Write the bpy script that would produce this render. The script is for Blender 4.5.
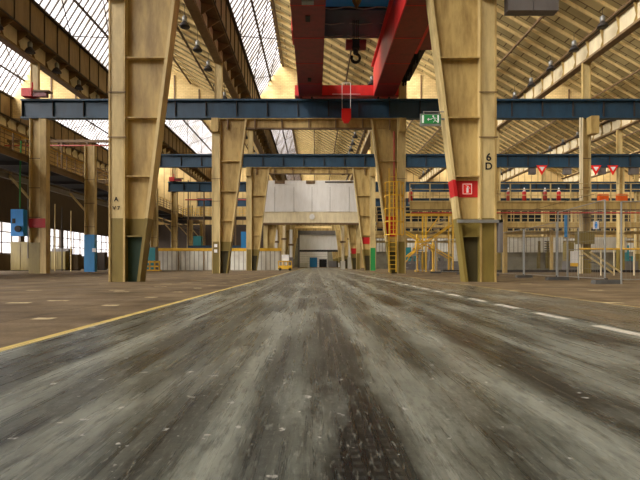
import bpy, math, random
from mathutils import Vector, Matrix
random.seed(7)
SC = bpy.context.scene
COL = SC.collection
for o in list(bpy.data.objects): bpy.data.objects.remove(o)

# ------------------------------------------------------------------ camera, world, light, exposure
K = 12.0 / 372.0          # metres per pixel at one frame distance
D = 480.0 * K             # distance of one frame bay (about 15.5 m)
H = 0.548                 # camera height
cd = bpy.data.cameras.new('camera'); cam = bpy.data.objects.new('camera', cd); COL.objects.link(cam)
cam.location = (0, 0, H); cam.rotation_euler = (math.pi/2, 0, 0)
cd.sensor_width = 36; cd.lens = 480/640*36
cd.shift_x = 5/640; cd.shift_y = 25/640
cd.clip_start = 0.05; cd.clip_end = 600
SC.camera = cam

w = bpy.data.worlds.new('overcast_sky'); SC.world = w; w.use_nodes = True
nt = w.node_tree; bg = nt.nodes['Background']
bg.inputs[0].default_value = (0.95, 0.95, 1.0, 1); bg.inputs[1].default_value = .52

sd = bpy.data.lights.new('sun', 'SUN'); sun = bpy.data.objects.new('sun', sd); COL.objects.link(sun)
sd.energy = 36.0; sd.angle = math.radians(70); sd.color = (1.0, .975, .87)
sun.rotation_euler = Vector((0.75, 0.42, -0.52)).to_track_quat('-Z', 'Y').to_euler()

SC.view_settings.view_transform = 'Standard'; SC.view_settings.look = 'None'
SC.view_settings.gamma = 1; SC.view_settings.use_curve_mapping = False
SC.view_settings.exposure = 0.6
SC.cycles.max_bounces = 8; SC.cycles.diffuse_bounces = 6; SC.cycles.transparent_max_bounces = 12
SC.cycles.use_denoising = True

def P(px, py, n):
    """photo pixel at frame distance n -> world point"""
    return Vector(((px-315)*n*K, n*D, H+(265-py)*n*K))

# ------------------------------------------------------------------ materials
MATS = {}
def srgb(r, g, b):
    f = lambda c: (c/255/12.92) if c/255 <= .04045 else ((c/255+.055)/1.055)**2.4
    return (f(r), f(g), f(b), 1)
def paint(name, c, dirt=.35, rough=.55, metal=0.0, dcol=None, scale=1.2, streak=True):
    m = bpy.data.materials.new(name); m.use_nodes = True; t = m.node_tree; N = t.nodes; L = t.links
    b = N['Principled BSDF']; b.inputs['Roughness'].default_value = rough; b.inputs['Metallic'].default_value = metal
    if dirt > 0:
        g = N.new('ShaderNodeNewGeometry')
        mp = N.new('ShaderNodeMapping'); L.new(g.outputs['Position'], mp.inputs[0])
        mp.inputs['Scale'].default_value = (2.2, 2.2, .5) if streak else (1, 1, 1)
        n1 = N.new('ShaderNodeTexNoise'); n1.inputs['Scale'].default_value = scale; n1.inputs['Detail'].default_value = 8
        n1.inputs['Roughness'].default_value = .65
        L.new(mp.outputs[0], n1.inputs['Vector'])
        r = N.new('ShaderNodeValToRGB'); r.color_ramp.elements[0].position = .42; r.color_ramp.elements[1].position = .68
        L.new(n1.outputs['Fac'], r.inputs[0])
        mu = N.new('ShaderNodeMath'); mu.operation = 'MULTIPLY'; mu.inputs[1].default_value = dirt
        L.new(r.outputs[0], mu.inputs[0])
        mx = N.new('ShaderNodeMixRGB'); L.new(mu.outputs[0], mx.inputs[0])
        mx.inputs[1].default_value = c
        mx.inputs[2].default_value = dcol or (c[0]*.38, c[1]*.32, c[2]*.25, 1)
        L.new(mx.outputs[0], b.inputs['Base Color'])
        bp = N.new('ShaderNodeBump'); bp.inputs['Strength'].default_value = .15; bp.inputs['Distance'].default_value = .02
        L.new(n1.outputs['Fac'], bp.inputs['Height']); L.new(bp.outputs[0], b.inputs['Normal'])
    else:
        b.inputs['Base Color'].default_value = c
    MATS[name] = m
    return m
paint('beige', (.53, .385, .14, 1), .75, .5, dcol=(.20, .12, .03, 1))
paint('beige_light', (.62, .49, .22, 1), .6, .5)
paint('beige_pale', (.80, .70, .45, 1), .3, .5)
paint('olive', (.22, .165, .035, 1), .5, .5)
paint('olive_dark', (.055, .045, .012, 1), .4, .6)
paint('green_dark', (.02, .055, .03, 1), .4, .6)
paint('steel_blue', (.018, .060, .105, 1), .45, .45, dcol=(.008, .02, .035, 1))
paint('brown', (.17, .105, .045, 1), .5, .6)
paint('brown_dark', (.045, .028, .014, 1), .4, .7)
paint('brown_panel', (.27, .18, .08, 1), .5, .6)
paint('rafter', (.80, .62, .28, 1), .3, .6)
paint('iron', (.030, .024, .020, 1), .3, .7)
paint('iron_grey', (.16, .15, .14, 1), .3, .5)
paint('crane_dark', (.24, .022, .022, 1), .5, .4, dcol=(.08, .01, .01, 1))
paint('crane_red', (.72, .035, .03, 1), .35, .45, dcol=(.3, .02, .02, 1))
paint('signal_red', (.85, .02, .012, 1), .0, .5)
paint('band_red', (.50, .012, .015, 1), .35, .45)
paint('sky_blue', (.02, .22, .50, 1), .25, .45)
paint('bright_blue', (.02, .30, .85, 1), .1, .45)
paint('teal', (.03, .25, .28, 1), .4, .5)
paint('signal_green', (.02, .26, .06, 1), .2, .5)
paint('yellow', (.80, .48, .035, 1), .35, .5, dcol=(.35, .18, .02, 1))
paint('orange', (.85, .14, .02, 1), .2, .5)
paint('white', (.80, .79, .74, 1), .25, .5, dcol=(.5, .46, .38, 1))
paint('pure_white', (.85, .85, .83, 1), 0, .5)
paint('concrete', (.27, .26, .19, 1), .5, .8, streak=False)
paint('concrete_dark', (.10, .10, .09, 1), .4, .8, streak=False)
paint('galvanised', (.30, .31, .29, 1), .3, .4, metal=.4)
paint('cladding', (.62, .60, .50, 1), .35, .5)
paint('wall_brown', (.13, .09, .04, 1), .5, .8)
paint('black', (.012, .011, .010, 1), 0, .9)
paint('dark_glass', (.012, .018, .026, 1), 0, .25)
paint('pipe_red', (.45, .06, .04, 1), .3, .5)
paint('gutter_glass', (.25, .24, .22, 1), .3, .3)

def glass_mat():
    m = bpy.data.materials.new('rooflight_glass'); m.use_nodes = True; t = m.node_tree; N = t.nodes; L = t.links
    N.remove(N['Principled BSDF'])
    g = N.new('ShaderNodeNewGeometry'); n1 = N.new('ShaderNodeTexNoise'); n1.inputs['Scale'].default_value = .9; n1.inputs['Detail'].default_value = 5
    L.new(g.outputs['Position'], n1.inputs['Vector'])
    r = N.new('ShaderNodeValToRGB'); r.color_ramp.elements[0].position = .35; r.color_ramp.elements[1].position = .75
    r.color_ramp.elements[0].color = (.86, .85, .90, 1); r.color_ramp.elements[1].color = (.55, .52, .50, 1)
    L.new(n1.outputs['Fac'], r.inputs[0])
    tl = N.new('ShaderNodeBsdfTranslucent'); tr = N.new('ShaderNodeBsdfTransparent')
    L.new(r.outputs[0], tl.inputs[0]); L.new(r.outputs[0], tr.inputs[0])
    gl = N.new('ShaderNodeBsdfGlossy'); gl.inputs['Roughness'].default_value = .15
    mx = N.new('ShaderNodeMixShader'); mx.inputs[0].default_value = .12
    L.new(tr.outputs[0], mx.inputs[1]); L.new(tl.outputs[0], mx.inputs[2])
    m2 = N.new('ShaderNodeMixShader'); m2.inputs[0].default_value = .05
    L.new(mx.outputs[0], m2.inputs[1]); L.new(gl.outputs[0], m2.inputs[2])
    L.new(m2.outputs[0], N['Material Output'].inputs[0])
    MATS['glass'] = m
glass_mat()

def brick_mat(name, c1, c2, mortar, bw, bh, ms, axes='XZ', rough=.8, off=.5):
    m = bpy.data.materials.new(name); m.use_nodes = True; t = m.node_tree; N = t.nodes; L = t.links
    b = N['Principled BSDF']; b.inputs['Roughness'].default_value = rough
    g = N.new('ShaderNodeNewGeometry'); s = N.new('ShaderNodeSeparateXYZ'); c = N.new('ShaderNodeCombineXYZ')
    L.new(g.outputs['Position'], s.inputs[0])
    L.new(s.outputs[axes[0]], c.inputs[0]); L.new(s.outputs[axes[1]], c.inputs[1])
    br = N.new('ShaderNodeTexBrick'); L.new(c.outputs[0], br.inputs['Vector'])
    br.inputs['Color1'].default_value = c1; br.inputs['Color2'].default_value = c2; br.inputs['Mortar'].default_value = mortar
    br.inputs['Scale'].default_value = 1; br.inputs['Brick Width'].default_value = bw; br.inputs['Row Height'].default_value = bh
    br.inputs['Mortar Size'].default_value = ms; br.offset = off
    n1 = N.new('ShaderNodeTexNoise'); n1.inputs['Scale'].default_value = .8; n1.inputs['Detail'].default_value = 7
    L.new(g.outputs['Position'], n1.inputs['Vector'])
    r = N.new('ShaderNodeValToRGB'); r.color_ramp.elements[0].position = .45; r.color_ramp.elements[1].position = .75
    r.color_ramp.elements[0].color = (0, 0, 0, 1); r.color_ramp.elements[1].color = (.5, .5, .5, 1)
    L.new(n1.outputs['Fac'], r.inputs[0])
    mx = N.new('ShaderNodeMixRGB'); L.new(r.outputs[0], mx.inputs[0]); L.new(br.outputs['Color'], mx.inputs[1])
    mx.inputs[2].default_value = (c1[0]*.45, c1[1]*.4, c1[2]*.35, 1)
    L.new(mx.outputs[0], b.inputs['Base Color'])
    MATS[name] = m
brick_mat('roof_deck', (.60, .49, .23, 1), (.40, .33, .155, 1), (.16, .11, .045, 1), 1.3, .65, .04, 'XY')
brick_mat('gable_brick', (.80, .62, .28, 1), (.70, .52, .22, 1), (.48, .34, .14, 1), .45, .16, .012, 'XZ')
brick_mat('end_wall', (.78, .58, .24, 1), (.66, .48, .20, 1), (.30, .20, .08, 1), 1.1, 20, .06, 'XZ', off=0)
brick_mat('side_wall', (.66, .47, .19, 1), (.56, .40, .17, 1), (.22, .14, .05, 1), 1.3, 20, .06, 'YZ', off=0)
brick_mat('corrugated', (.84, .84, .74, 1), (.76, .76, .66, 1), (.38, .36, .28, 1), .45, 30, .05, 'XZ', off=0)

brick_mat('corrugated_side', (.84, .82, .70, 1), (.76, .74, .62, 1), (.38, .34, .25, 1), 1.2, 30, .06, 'YZ', off=0)

# floor ------------------------------------------------------------
def floor_mat():
    m = bpy.data.materials.new('worn_floor'); m.use_nodes = True; t = m.node_tree; N = t.nodes; L = t.links
    b = N['Principled BSDF']; b.inputs['Specular IOR Level'].default_value = .22
    g = N.new('ShaderNodeNewGeometry'); s = N.new('ShaderNodeSeparateXYZ'); L.new(g.outputs['Position'], s.inputs[0])
    X, Y = s.outputs[0], s.outputs[1]
    def M(op, a, bb=None, c=None, clamp=False):
        n = N.new('ShaderNodeMath'); n.operation = op; n.use_clamp = clamp
        for i, v in enumerate((a, bb, c)):
            if v is None: continue
            if isinstance(v, (int, float)): n.inputs[i].default_value = v
            else: L.new(v, n.inputs[i])
        return n.outputs[0]
    def noise(sx, sy, sc, det=6, rough=.6, off=0):
        mp = N.new('ShaderNodeMapping'); mp.inputs['Scale'].default_value = (sx, sy, 1); mp.inputs['Location'].default_value = (off, off*.7, 0)
        L.new(g.outputs['Position'], mp.inputs[0])
        n = N.new('ShaderNodeTexNoise'); n.inputs['Scale'].default_value = sc; n.inputs['Detail'].default_value = det; n.inputs['Roughness'].default_value = rough
        L.new(mp.outputs[0], n.inputs['Vector']); return n.outputs['Fac']
    def ramp(v, p0, p1, c0=(0, 0, 0, 1), c1=(1, 1, 1, 1)):
        r = N.new('ShaderNodeValToRGB'); r.color_ramp.elements[0].position = p0; r.color_ramp.elements[1].position = p1
        r.color_ramp.elements[0].color = c0; r.color_ramp.elements[1].color = c1
        L.new(v, r.inputs[0]); return r.outputs[0]
    def mix(f, a, bb, mode='MIX'):
        n = N.new('ShaderNodeMixRGB'); n.blend_type = mode
        for i, v in enumerate((f, a, bb)):
            if isinstance(v, (int, float)): n.inputs[i].default_value = v
            elif isinstance(v, tuple): n.inputs[i].default_value = v
            else: L.new(v, n.inputs[i])
        return n.outputs[0]
    def band(v, c, half, soft=.01):     # 1 inside |v-c|<half
        d = M('ABSOLUTE', M('SUBTRACT', v, c))
        return M('DIVIDE', M('SUBTRACT', half+soft, d), soft*2, clamp=True)
    fine = noise(1, 1, 30, 8, .7)
    big = noise(1, 1, .7, 6)
    streak = noise(5.5, .16, 1.3, 9, .68)          # streaks along the lane
    streak2 = noise(16, .5, 1.5, 8, .7, 3)
    wob = M('MULTIPLY', M('SUBTRACT', noise(.02, .35, 1, 3), .5), .5)
    Xw = M('ADD', X, wob)
    # lane base
    lane = mix(ramp(streak, .42, .60), (.014, .018, .015, 1), (.12, .137, .115, 1))
    lane = mix(M('MULTIPLY', ramp(streak2, .46, .58), .5), lane, (.18, .195, .16, 1))
    # dark tyre tracks
    tr = None
    for c, h, f in ((.13, .12, .95), (1.13, .13, .9), (.56, .06, .65), (1.62, .05, .5), (2.12, .17, .75), (-.18, .05, .6), (-.50, .07, .5), (-.98, .09, .55), (-.72, .03, .4), (2.75, .07, .5), (-1.5, .1, .4)):
        v = M('MULTIPLY', band(Xw, c, h, .05), f)
        tr = v if tr is None else M('MAXIMUM', tr, v)
    # tread blocks in the middle track
    tread = M('LESS_THAN', M('FRACT', M('MULTIPLY', Y, 22)), .42)
    tread2 = M('LESS_THAN', M('FRACT', M('MULTIPLY', X, 19)), .5)
    tb = M('MULTIPLY', tread, tread2)
    trk = mix(M('MULTIPLY', tb, .6), (.010, .012, .012, 1), (.055, .060, .056, 1))
    trn = M('MULTIPLY', tr, ramp(noise(3, .3, 1.6, 6, .6, 7), .22, .46))
    lane = mix(trn, lane, trk)
    lt = None
    for c, h, f in ((.34, .045, .7), (.86, .09, .7), (1.42, .05, .6), (-.33, .05, .7), (-1.25, .1, .6), (2.5, .1, .4)):
        v = M('MULTIPLY', band(Xw, c, h, .05), f)
        lt = v if lt is None else M('MAXIMUM', lt, v)
    lane = mix(M('MULTIPLY', lt, ramp(noise(4, .5, 1.6, 8, .7, 17), .35, .55)), lane, (.37, .40, .34, 1))
    # light worn patches
    lane = mix(M('MULTIPLY', ramp(noise(1.6, .35, 1.1, 7, .62, 11), .50, .62), .6), lane, (.36, .39, .33, 1))
    speck = M('MAXIMUM', ramp(noise(1, 1, 13, 2, .5, 5), .70, .715), ramp(noise(1, .8, 40, 1, .5, 9), .77, .785))
    lane = mix(M('MULTIPLY', speck, .8), lane, (.6, .6, .55, 1))
    g2 = noise(1.4, .22, 60, 3, .6, 2); g3 = noise(1.6, .35, 22, 6, .75, 8)
    lane = mix(M('MULTIPLY', ramp(g3, .50, .60), .5), lane, (.018, .019, .017, 1))
    lane = mix(M('MULTIPLY', ramp(g2, .56, .70), .35), lane, (.40, .42, .36, 1))
    # outer floor
    out = mix(ramp(noise(1, .8, .8, 8, .7, 2), .35, .68), (.065, .043, .02, 1), (.27, .20, .11, 1))
    out = mix(M('MULTIPLY', ramp(noise(.25, 2.2, 1.2, 7, .65, 9), .45, .7), .5), out, (.32, .25, .16, 1))
    out = mix(M('MULTIPLY', ramp(fine, .4, .7), .45), out, (.045, .03, .015, 1))
    slab = M('MAXIMUM', band(M('PINGPONG', X, 1.5), 0, .012, .006), band(M('PINGPONG', Y, 1.5), 0, .015, .008))
    out = mix(M('MULTIPLY', slab, .7), out, (.03, .02, .01, 1))
    # little painted dashes on the outer floor
    d1 = M('MULTIPLY', band(X, -2.78, .10), M('LESS_THAN', M('FRACT', M('MULTIPLY', Y, .62)), .10))
    d2 = M('MULTIPLY', band(X, -3.95, .16), M('LESS_THAN', M('FRACT', M('MULTIPLY', Y, .41)), .05))
    d3 = M('MULTIPLY', band(M('PINGPONG', X, 2.6), .9, .16), M('LESS_THAN', M('FRACT', M('MULTIPLY', Y, .29)), .045))
    dd = M('MAXIMUM', M('MAXIMUM', d1, d2), d3)
    out = mix(M('MULTIPLY', dd, ramp(noise(1, 1, 6, 4), .35, .5)), out, (.62, .52, .30, 1))
    inlane = M('MULTIPLY', M('GREATER_THAN', X, -2.03), M('LESS_THAN', M('ADD', X, M('MULTIPLY', wob, .15)), 4.2))
    col = mix(inlane, out, lane)
    # right hand dirt shoulder between dashes and the brown floor
    sh = M('MULTIPLY', M('GREATER_THAN', X, 2.7), M('LESS_THAN', X, 4.2))
    col = mix(M('MULTIPLY', sh, ramp(noise(1, .3, 1, 6, .6, 4), .3, .7)), col, (.17, .13, .075, 1))
    worn = ramp(noise(1, 1, 9, 5, .6, 1), .32, .42)
    yl = M('MULTIPLY', band(X, -2.03, .045, .008), worn)
    col = mix(yl, col, (.68, .53, .17, 1))
    yr = M('MULTIPLY', band(X, 4.2, .03, .008), M('MULTIPLY', worn, .6))
    col = mix(yr, col, (.70, .52, .2, 1))
    dsh = M('MULTIPLY', band(X, 2.55, .055, .008), M('LESS_THAN', M('FRACT', M('ADD', M('MULTIPLY', Y, .8475), .892)), .58))
    col = mix(M('MULTIPLY', dsh, worn), col, (.70, .68, .58, 1))
    # groove
    gr = M('MULTIPLY', band(X, -1.2, .022, .004), M('MULTIPLY', M('GREATER_THAN', Y, 4.8), M('LESS_THAN', Y, 24)))
    col = mix(gr, col, (.012, .010, .008, 1))
    # cross joints
    cj = band(M('PINGPONG', M('ADD', Y, 2.0), 3.3), 0, .012, .006)
    col = mix(M('MULTIPLY', cj, .5), col, (.02, .02, .015, 1))
    L.new(col, b.inputs['Base Color'])
    rl = M('ADD', .08, M('MULTIPLY', streak2, .42))
    rg = M('ADD', M('MULTIPLY', inlane, rl), M('MULTIPLY', M('SUBTRACT', 1.0, inlane), M('ADD', .42, M('MULTIPLY', big, .4))))
    L.new(rg, b.inputs['Roughness'])
    bp = N.new('ShaderNodeBump'); bp.inputs['Strength'].default_value = .2; bp.inputs['Distance'].default_value = .006
    L.new(M('ADD', fine, M('MULTIPLY', M('MULTIPLY', tb, tr), .6)), bp.inputs['Height']); L.new(bp.outputs[0], b.inputs['Normal'])
    MATS['floor'] = m
floor_mat()

# ------------------------------------------------------------------ mesh helpers
class MB:
    def __init__(s): s.v = []; s.f = []
    def box(s, x0, x1, y0, y1, z0, z1):
        i = len(s.v)
        s.v += [(x0,y0,z0),(x1,y0,z0),(x1,y1,z0),(x0,y1,z0),(x0,y0,z1),(x1,y0,z1),(x1,y1,z1),(x0,y1,z1)]
        s.f += [[i+a for a in q] for q in ((0,3,2,1),(4,5,6,7),(0,1,5,4),(1,2,6,5),(2,3,7,6),(3,0,4,7))]
        return s
    def prism(s, pts, y0, y1):      # polygon in XZ extruded along Y
        i = len(s.v); n = len(pts)
        s.v += [(x, y0, z) for x, z in pts] + [(x, y1, z) for x, z in pts]
        s.f += [[i+k for k in range(n)], [i+n+k for k in reversed(range(n))]]
        s.f += [[i+k, i+n+k, i+n+(k+1) % n, i+(k+1) % n] for k in range(n)]
        return s
    def bar(s, a, b, w=.05, h=None, up=(0, 0, 1)):   # rectangular bar
        h = h or w; a = Vector(a); b = Vector(b); d = (b-a)
        if d.length < 1e-6: return s
        d.normalize(); u = Vector(up)
        if abs(d.dot(u)) > .98: u = Vector((0, 1, 0))
        r = d.cross(u).normalized(); u = r.cross(d).normalized(); i = len(s.v)
        for p in (a, b):
            for sx, sz in ((-1, -1), (1, -1), (1, 1), (-1, 1)):
                s.v.append(tuple(p + r*sx*w/2 + u*sz*h/2))
        s.f += [[i+q for q in t] for t in ((0,1,2,3),(7,6,5,4),(0,4,5,1),(1,5,6,2),(2,6,7,3),(3,7,4,0))]
        return s
    def tube(s, pts, r=.03, n=8):
        pts = [Vector(p) for p in pts]; rings = []
        for k, p in enumerate(pts):
            d = (pts[min(k+1, len(pts)-1)] - pts[max(k-1, 0)]).normalized()
            u = Vector((0, 0, 1)) if abs(d.z) < .9 else Vector((0, 1, 0))
            a = d.cross(u).normalized(); b = a.cross(d); i = len(s.v); rings.append(i)
            for q in range(n):
                t = 2*math.pi*q/n; s.v.append(tuple(p + a*math.cos(t)*r + b*math.sin(t)*r))
        for k in range(len(rings)-1):
            for q in range(n):
                s.f.append([rings[k]+q, rings[k]+(q+1) % n, rings[k+1]+(q+1) % n, rings[k+1]+q])
        s.f.append([rings[0]+q for q in reversed(range(n))]); s.f.append([rings[-1]+q for q in range(n)])
        return s
    def lathe(s, prof, c, n=20):     # prof: (r, z) list, axis Z
        i = len(s.v)
        for r, z in prof:
            for q in range(n):
                t = 2*math.pi*q/n; s.v.append((c[0]+r*math.cos(t), c[1]+r*math.sin(t), c[2]+z))
        for k in range(len(prof)-1):
            for q in range(n):
                s.f.append([i+k*n+q, i+k*n+(q+1) % n, i+(k+1)*n+(q+1) % n, i+(k+1)*n+q])
        s.f.append([i+q for q in reversed(range(n))]); s.f.append([i+(len(prof)-1)*n+q for q in range(n)])
        return s
    def build(s, name, mat, parent=None, smooth=False):
        me = bpy.data.meshes.new(name); me.from_pydata(s.v, [], s.f); me.update()
        me.materials.append(MATS[mat]); o = bpy.data.objects.new(name, me); COL.objects.link(o)
        if smooth:
            for p in me.polygons: p.use_smooth = True
        if parent is not None:
            o.parent = parent
            if parent.parent is None and parent.type == 'EMPTY' or True:
                # meshes are written in world metres: keep them there
                par = parent; off = Vector((0, 0, 0))
                while par is not None: off += par.location; par = par.parent
                o.location = -off
        return o
def B(x0, x1, y0, y1, z0, z1): return MB().box(x0, x1, y0, y1, z0, z1)
def thing(name, label, cat, loc, group=None):
    o = bpy.data.objects.new(name, None); COL.objects.link(o); o.location = loc; o.empty_display_size = .3
    return tag(o, label, cat, group)
def tag(o, label, cat, group=None, kind='thing'):
    o['label'] = label; o['category'] = cat; o['kind'] = kind
    if group: o['group'] = group
    return o
def struct(o, label=None, cat=None):
    o['kind'] = 'structure'
    if label: o['label'] = label
    if cat: o['category'] = cat
    return o
def copy_tree(o, parent=None):
    c = o.copy(); COL.objects.link(c); c.parent = parent
    for ch in KIDS(o): copy_tree(ch, c)
    return c
def KIDS(o): return [x for x in bpy.data.objects if x.parent == o]
def text_part(txt, size, loc, mat, parent, name='lettering', depth=.004, rot=(math.pi/2, 0, 0)):
    cu = bpy.data.curves.new('tmp', 'FONT'); cu.body = txt; cu.size = size; cu.extrude = depth; cu.offset = size*.025; cu.align_x = 'CENTER'; cu.align_y = 'CENTER'
    to = bpy.data.objects.new('tmp', cu); COL.objects.link(to); bpy.context.view_layer.update()
    me = bpy.data.meshes.new_from_object(to.evaluated_get(bpy.context.evaluated_depsgraph_get()))
    bpy.data.objects.remove(to); me.materials.clear(); me.materials.append(MATS[mat])
    o = bpy.data.objects.new(name, me); COL.objects.link(o); o.parent = parent
    off = Vector((0, 0, 0)); par = parent
    while par is not None: off += par.location; par = par.parent
    o.location = Vector(loc) - off; o.rotation_euler = rot
    return o

# ------------------------------------------------------------------ SETTING
Y0, YE, YF = -1.3*D, 5.2*D, 9.0*D       # camera end shut by an added wall, end wall, far end of the middle aisle
XL, XR = -30.3, 54.3
struct(MB().box(XL-1, XR+1, Y0-8, YF+12, -.3, 0).build('floor', 'floor'), 'tyre-marked dark floor lane with yellow edge line between brown shop floors', 'floor')

RZ, RX = 20.29, -3.29       # ridge
GX, GZ = -5.47, 16.78       # foot of the glazing (right lip of valley)
LX, LZ = -6.48, 15.26       # left lip of the valley (end of the neighbour's slope)
def bay(j, y0, y1, idx):
    dx = 12*j
    # opaque slope: ridge -> next valley left lip
    a = (RX+dx, RZ); b = (LX+dx+12, LZ)
    c = MB().prism([a, b, (b[0], b[1]+.18), (a[0], a[1]+.22)], y0, y1).build('ceiling', 'roof_deck')
    struct(c)
    n = max(1, int(round((y1-y0)/1.29))); st = (y1-y0)/n
    sl = Vector((b[0]-a[0], 0, b[1]-a[1]))
    r0 = MB().bar(Vector((a[0], 0, a[1]-.10)), Vector((b[0], 0, b[1]-.10)), .10, .20).build('rafter', 'rafter', c)
    r0.location.y = y0+.1
    for k in range(1, n):
        q = r0.copy(); COL.objects.link(q); q.location.y = y0+.1+k*st
    for t, wd in ((.02, .22), (.36, .12), (.68, .12), (.985, .2)):
        p = Vector((a[0], 0, a[1])) + sl*t
        MB().box(p.x-wd/2, p.x+wd/2, y0, y1, p.z-.32, p.z-.20).build('purlin', 'brown', c)
    # glazing
    g0 = (GX+dx, GZ); g1 = (RX+dx-.05, RZ-.05)
    win = MB().prism([g0, g1, (g1[0]-.02, g1[1]+.01), (g0[0]-.02, g0[1]+.01)], y0, y1).build('window_%d' % idx, 'glass')
    struct(win)
    bars = MB(); nn = int(round((y1-y0)/.6))
    for k in range(nn+1):
        y = y0 + (y1-y0)*k/nn
        bars.bar((g0[0]+.04, y, g0[1]), (g1[0]+.04, y, g1[1]), .09, .07)
    bars.build('glazing_bar', 'brown_dark', win)
    rails = MB(); gs = Vector((g1[0]-g0[0], 0, g1[1]-g0[1]))
    for t in (0.01, .5, .985):
        p = Vector((g0[0]+.09, 0, g0[1])) + gs*t
        rails.bar((p.x, y0, p.z), (p.x, y1, p.z), .14, .14)
    rails.build('glazing_rail', 'brown_dark', win)
    br = MB(); step = D/2
    y = y0
    while y < y1-1:
        p0 = Vector((g0[0]+.16, y, g0[1])); p1 = Vector((g1[0]+.16, min(y+step, y1), g1[1]))
        br.bar(p0, p1, .06); br.bar((p0.x, p1.y, p0.z), (p1.x, p0.y, p1.z), .06)
        y += step
    br.build('wind_brace', 'brown_dark', win)
wi = 1
for j in range(-2, 5):
    bay(j, Y0, YE, wi); wi += 1
bay(0, YE, YF, wi); wi += 1

def gable_poly(j, zb):
    dx = 12*j
    return [(LX+dx, zb), (LX+dx+12, zb), (LX+dx+12, LZ), (RX+dx, RZ), (GX+dx, GZ), (LX+dx, GZ-.3)]
for j in range(-2, 5):
    g = MB().prism(gable_poly(j, 14.9), 3*D+.3, 3*D+.5).build('wall_gable', 'gable_brick'); struct(g)
    s = MB()
    for k in range(1, 5): s.box(LX+12*j+k*2.4-.06, LX+12*j+k*2.4+.06, 3*D+.22, 3*D+.3, 14.9, min(LZ+(.57*(12-k*2.4) if k > 1 else 1.4), 19.9)-.35)
    s.build('gable_post', 'brown', g)
for j in range(-2, 5):
    if j == 0: continue
    struct(MB().prism(gable_poly(j, 0), YE, YE+.3).build('wall_back', 'end_wall'))
struct(MB().prism(gable_poly(0, 8.5), YF, YF+.3).build('wall_back', 'gable_brick'))
struct(B(-6.48, -4.4, YF, YF+.3, 0, 8.5).build('wall_back', 'concrete'))
struct(B(3.6, 5.52, YF, YF+.3, 0, 8.5).build('wall_back', 'concrete'))
dr = B(-4.4, 3.6, YF+.1, YF+.2, 0, 8.5).build('door_1', 'white'); struct(dr)
rb = MB()
for k in range(1, 17): rb.box(-4.4, 3.6, YF+.05, YF+.1, k*.5, k*.5+.05)
rb.build('door_rib', 'iron_grey', dr)
struct(B(-6.78, -6.48, YE, YF, 0, 16.5).build('wall_left', 'corrugated_side'))
struct(B(5.52, 5.82, YE, YF, 0, 15.2).build('wall_right', 'corrugated_side'))
struct(B(XL-.3, XR+.3, Y0-.3, Y0, 0, 20.5).build('wall_rear_added', 'side_wall'))  # unseen wall, added to shut out daylight from behind the camera
# left side wall with a low window band
struct(B(XL-.3, XL, Y0, YE, 0, 1.65).build('wall_left', 'wall_brown'))
struct(B(XL-.3, XL, Y0, YE, 5.0, 11.2).build('wall_left', 'brown_dark'))  # dark brown wall, run this high to paint the shade under the mezzanine
struct(B(XL-.3, XL, Y0, YE, 11.2, 17.0).build('wall_left', 'side_wall'))
struct(B(XL, -7.0, YE-.12, YE, .9, 7.3).build('wall_back', 'brown_dark'))
struct(B(XL, XL+.08, Y0, YE, 4.7, 6.4).build('trim_1', 'brown_dark'))
y = Y0; 
while y < YE-.1:
    y2 = min(y+D/2, YE)
    wn = B(XL-.12, XL-.09, y, y2, 1.65, 5.0).build('window_%d' % wi, 'glass'); struct(wn); wi += 1
    fr = MB()
    for k in range(5): fr.box(XL-.09, XL+.02, y+(y2-y)*k/5-.04, y+(y2-y)*k/5+.04, 1.65, 5.0)
    for z in (1.7, 2.75, 3.8, 4.9): fr.box(XL-.09, XL, y, y2, z-.04, z+.04)
    fr.box(XL-.3, XL+.12, y-.35, y+.35, 1.65, 5.0)
    fr.build('window_frame', 'brown_dark', wn)
    y = y2
struct(B(XR, XR+.3, Y0, YE, 0, 16).build('wall_right', 'side_wall'))

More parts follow.
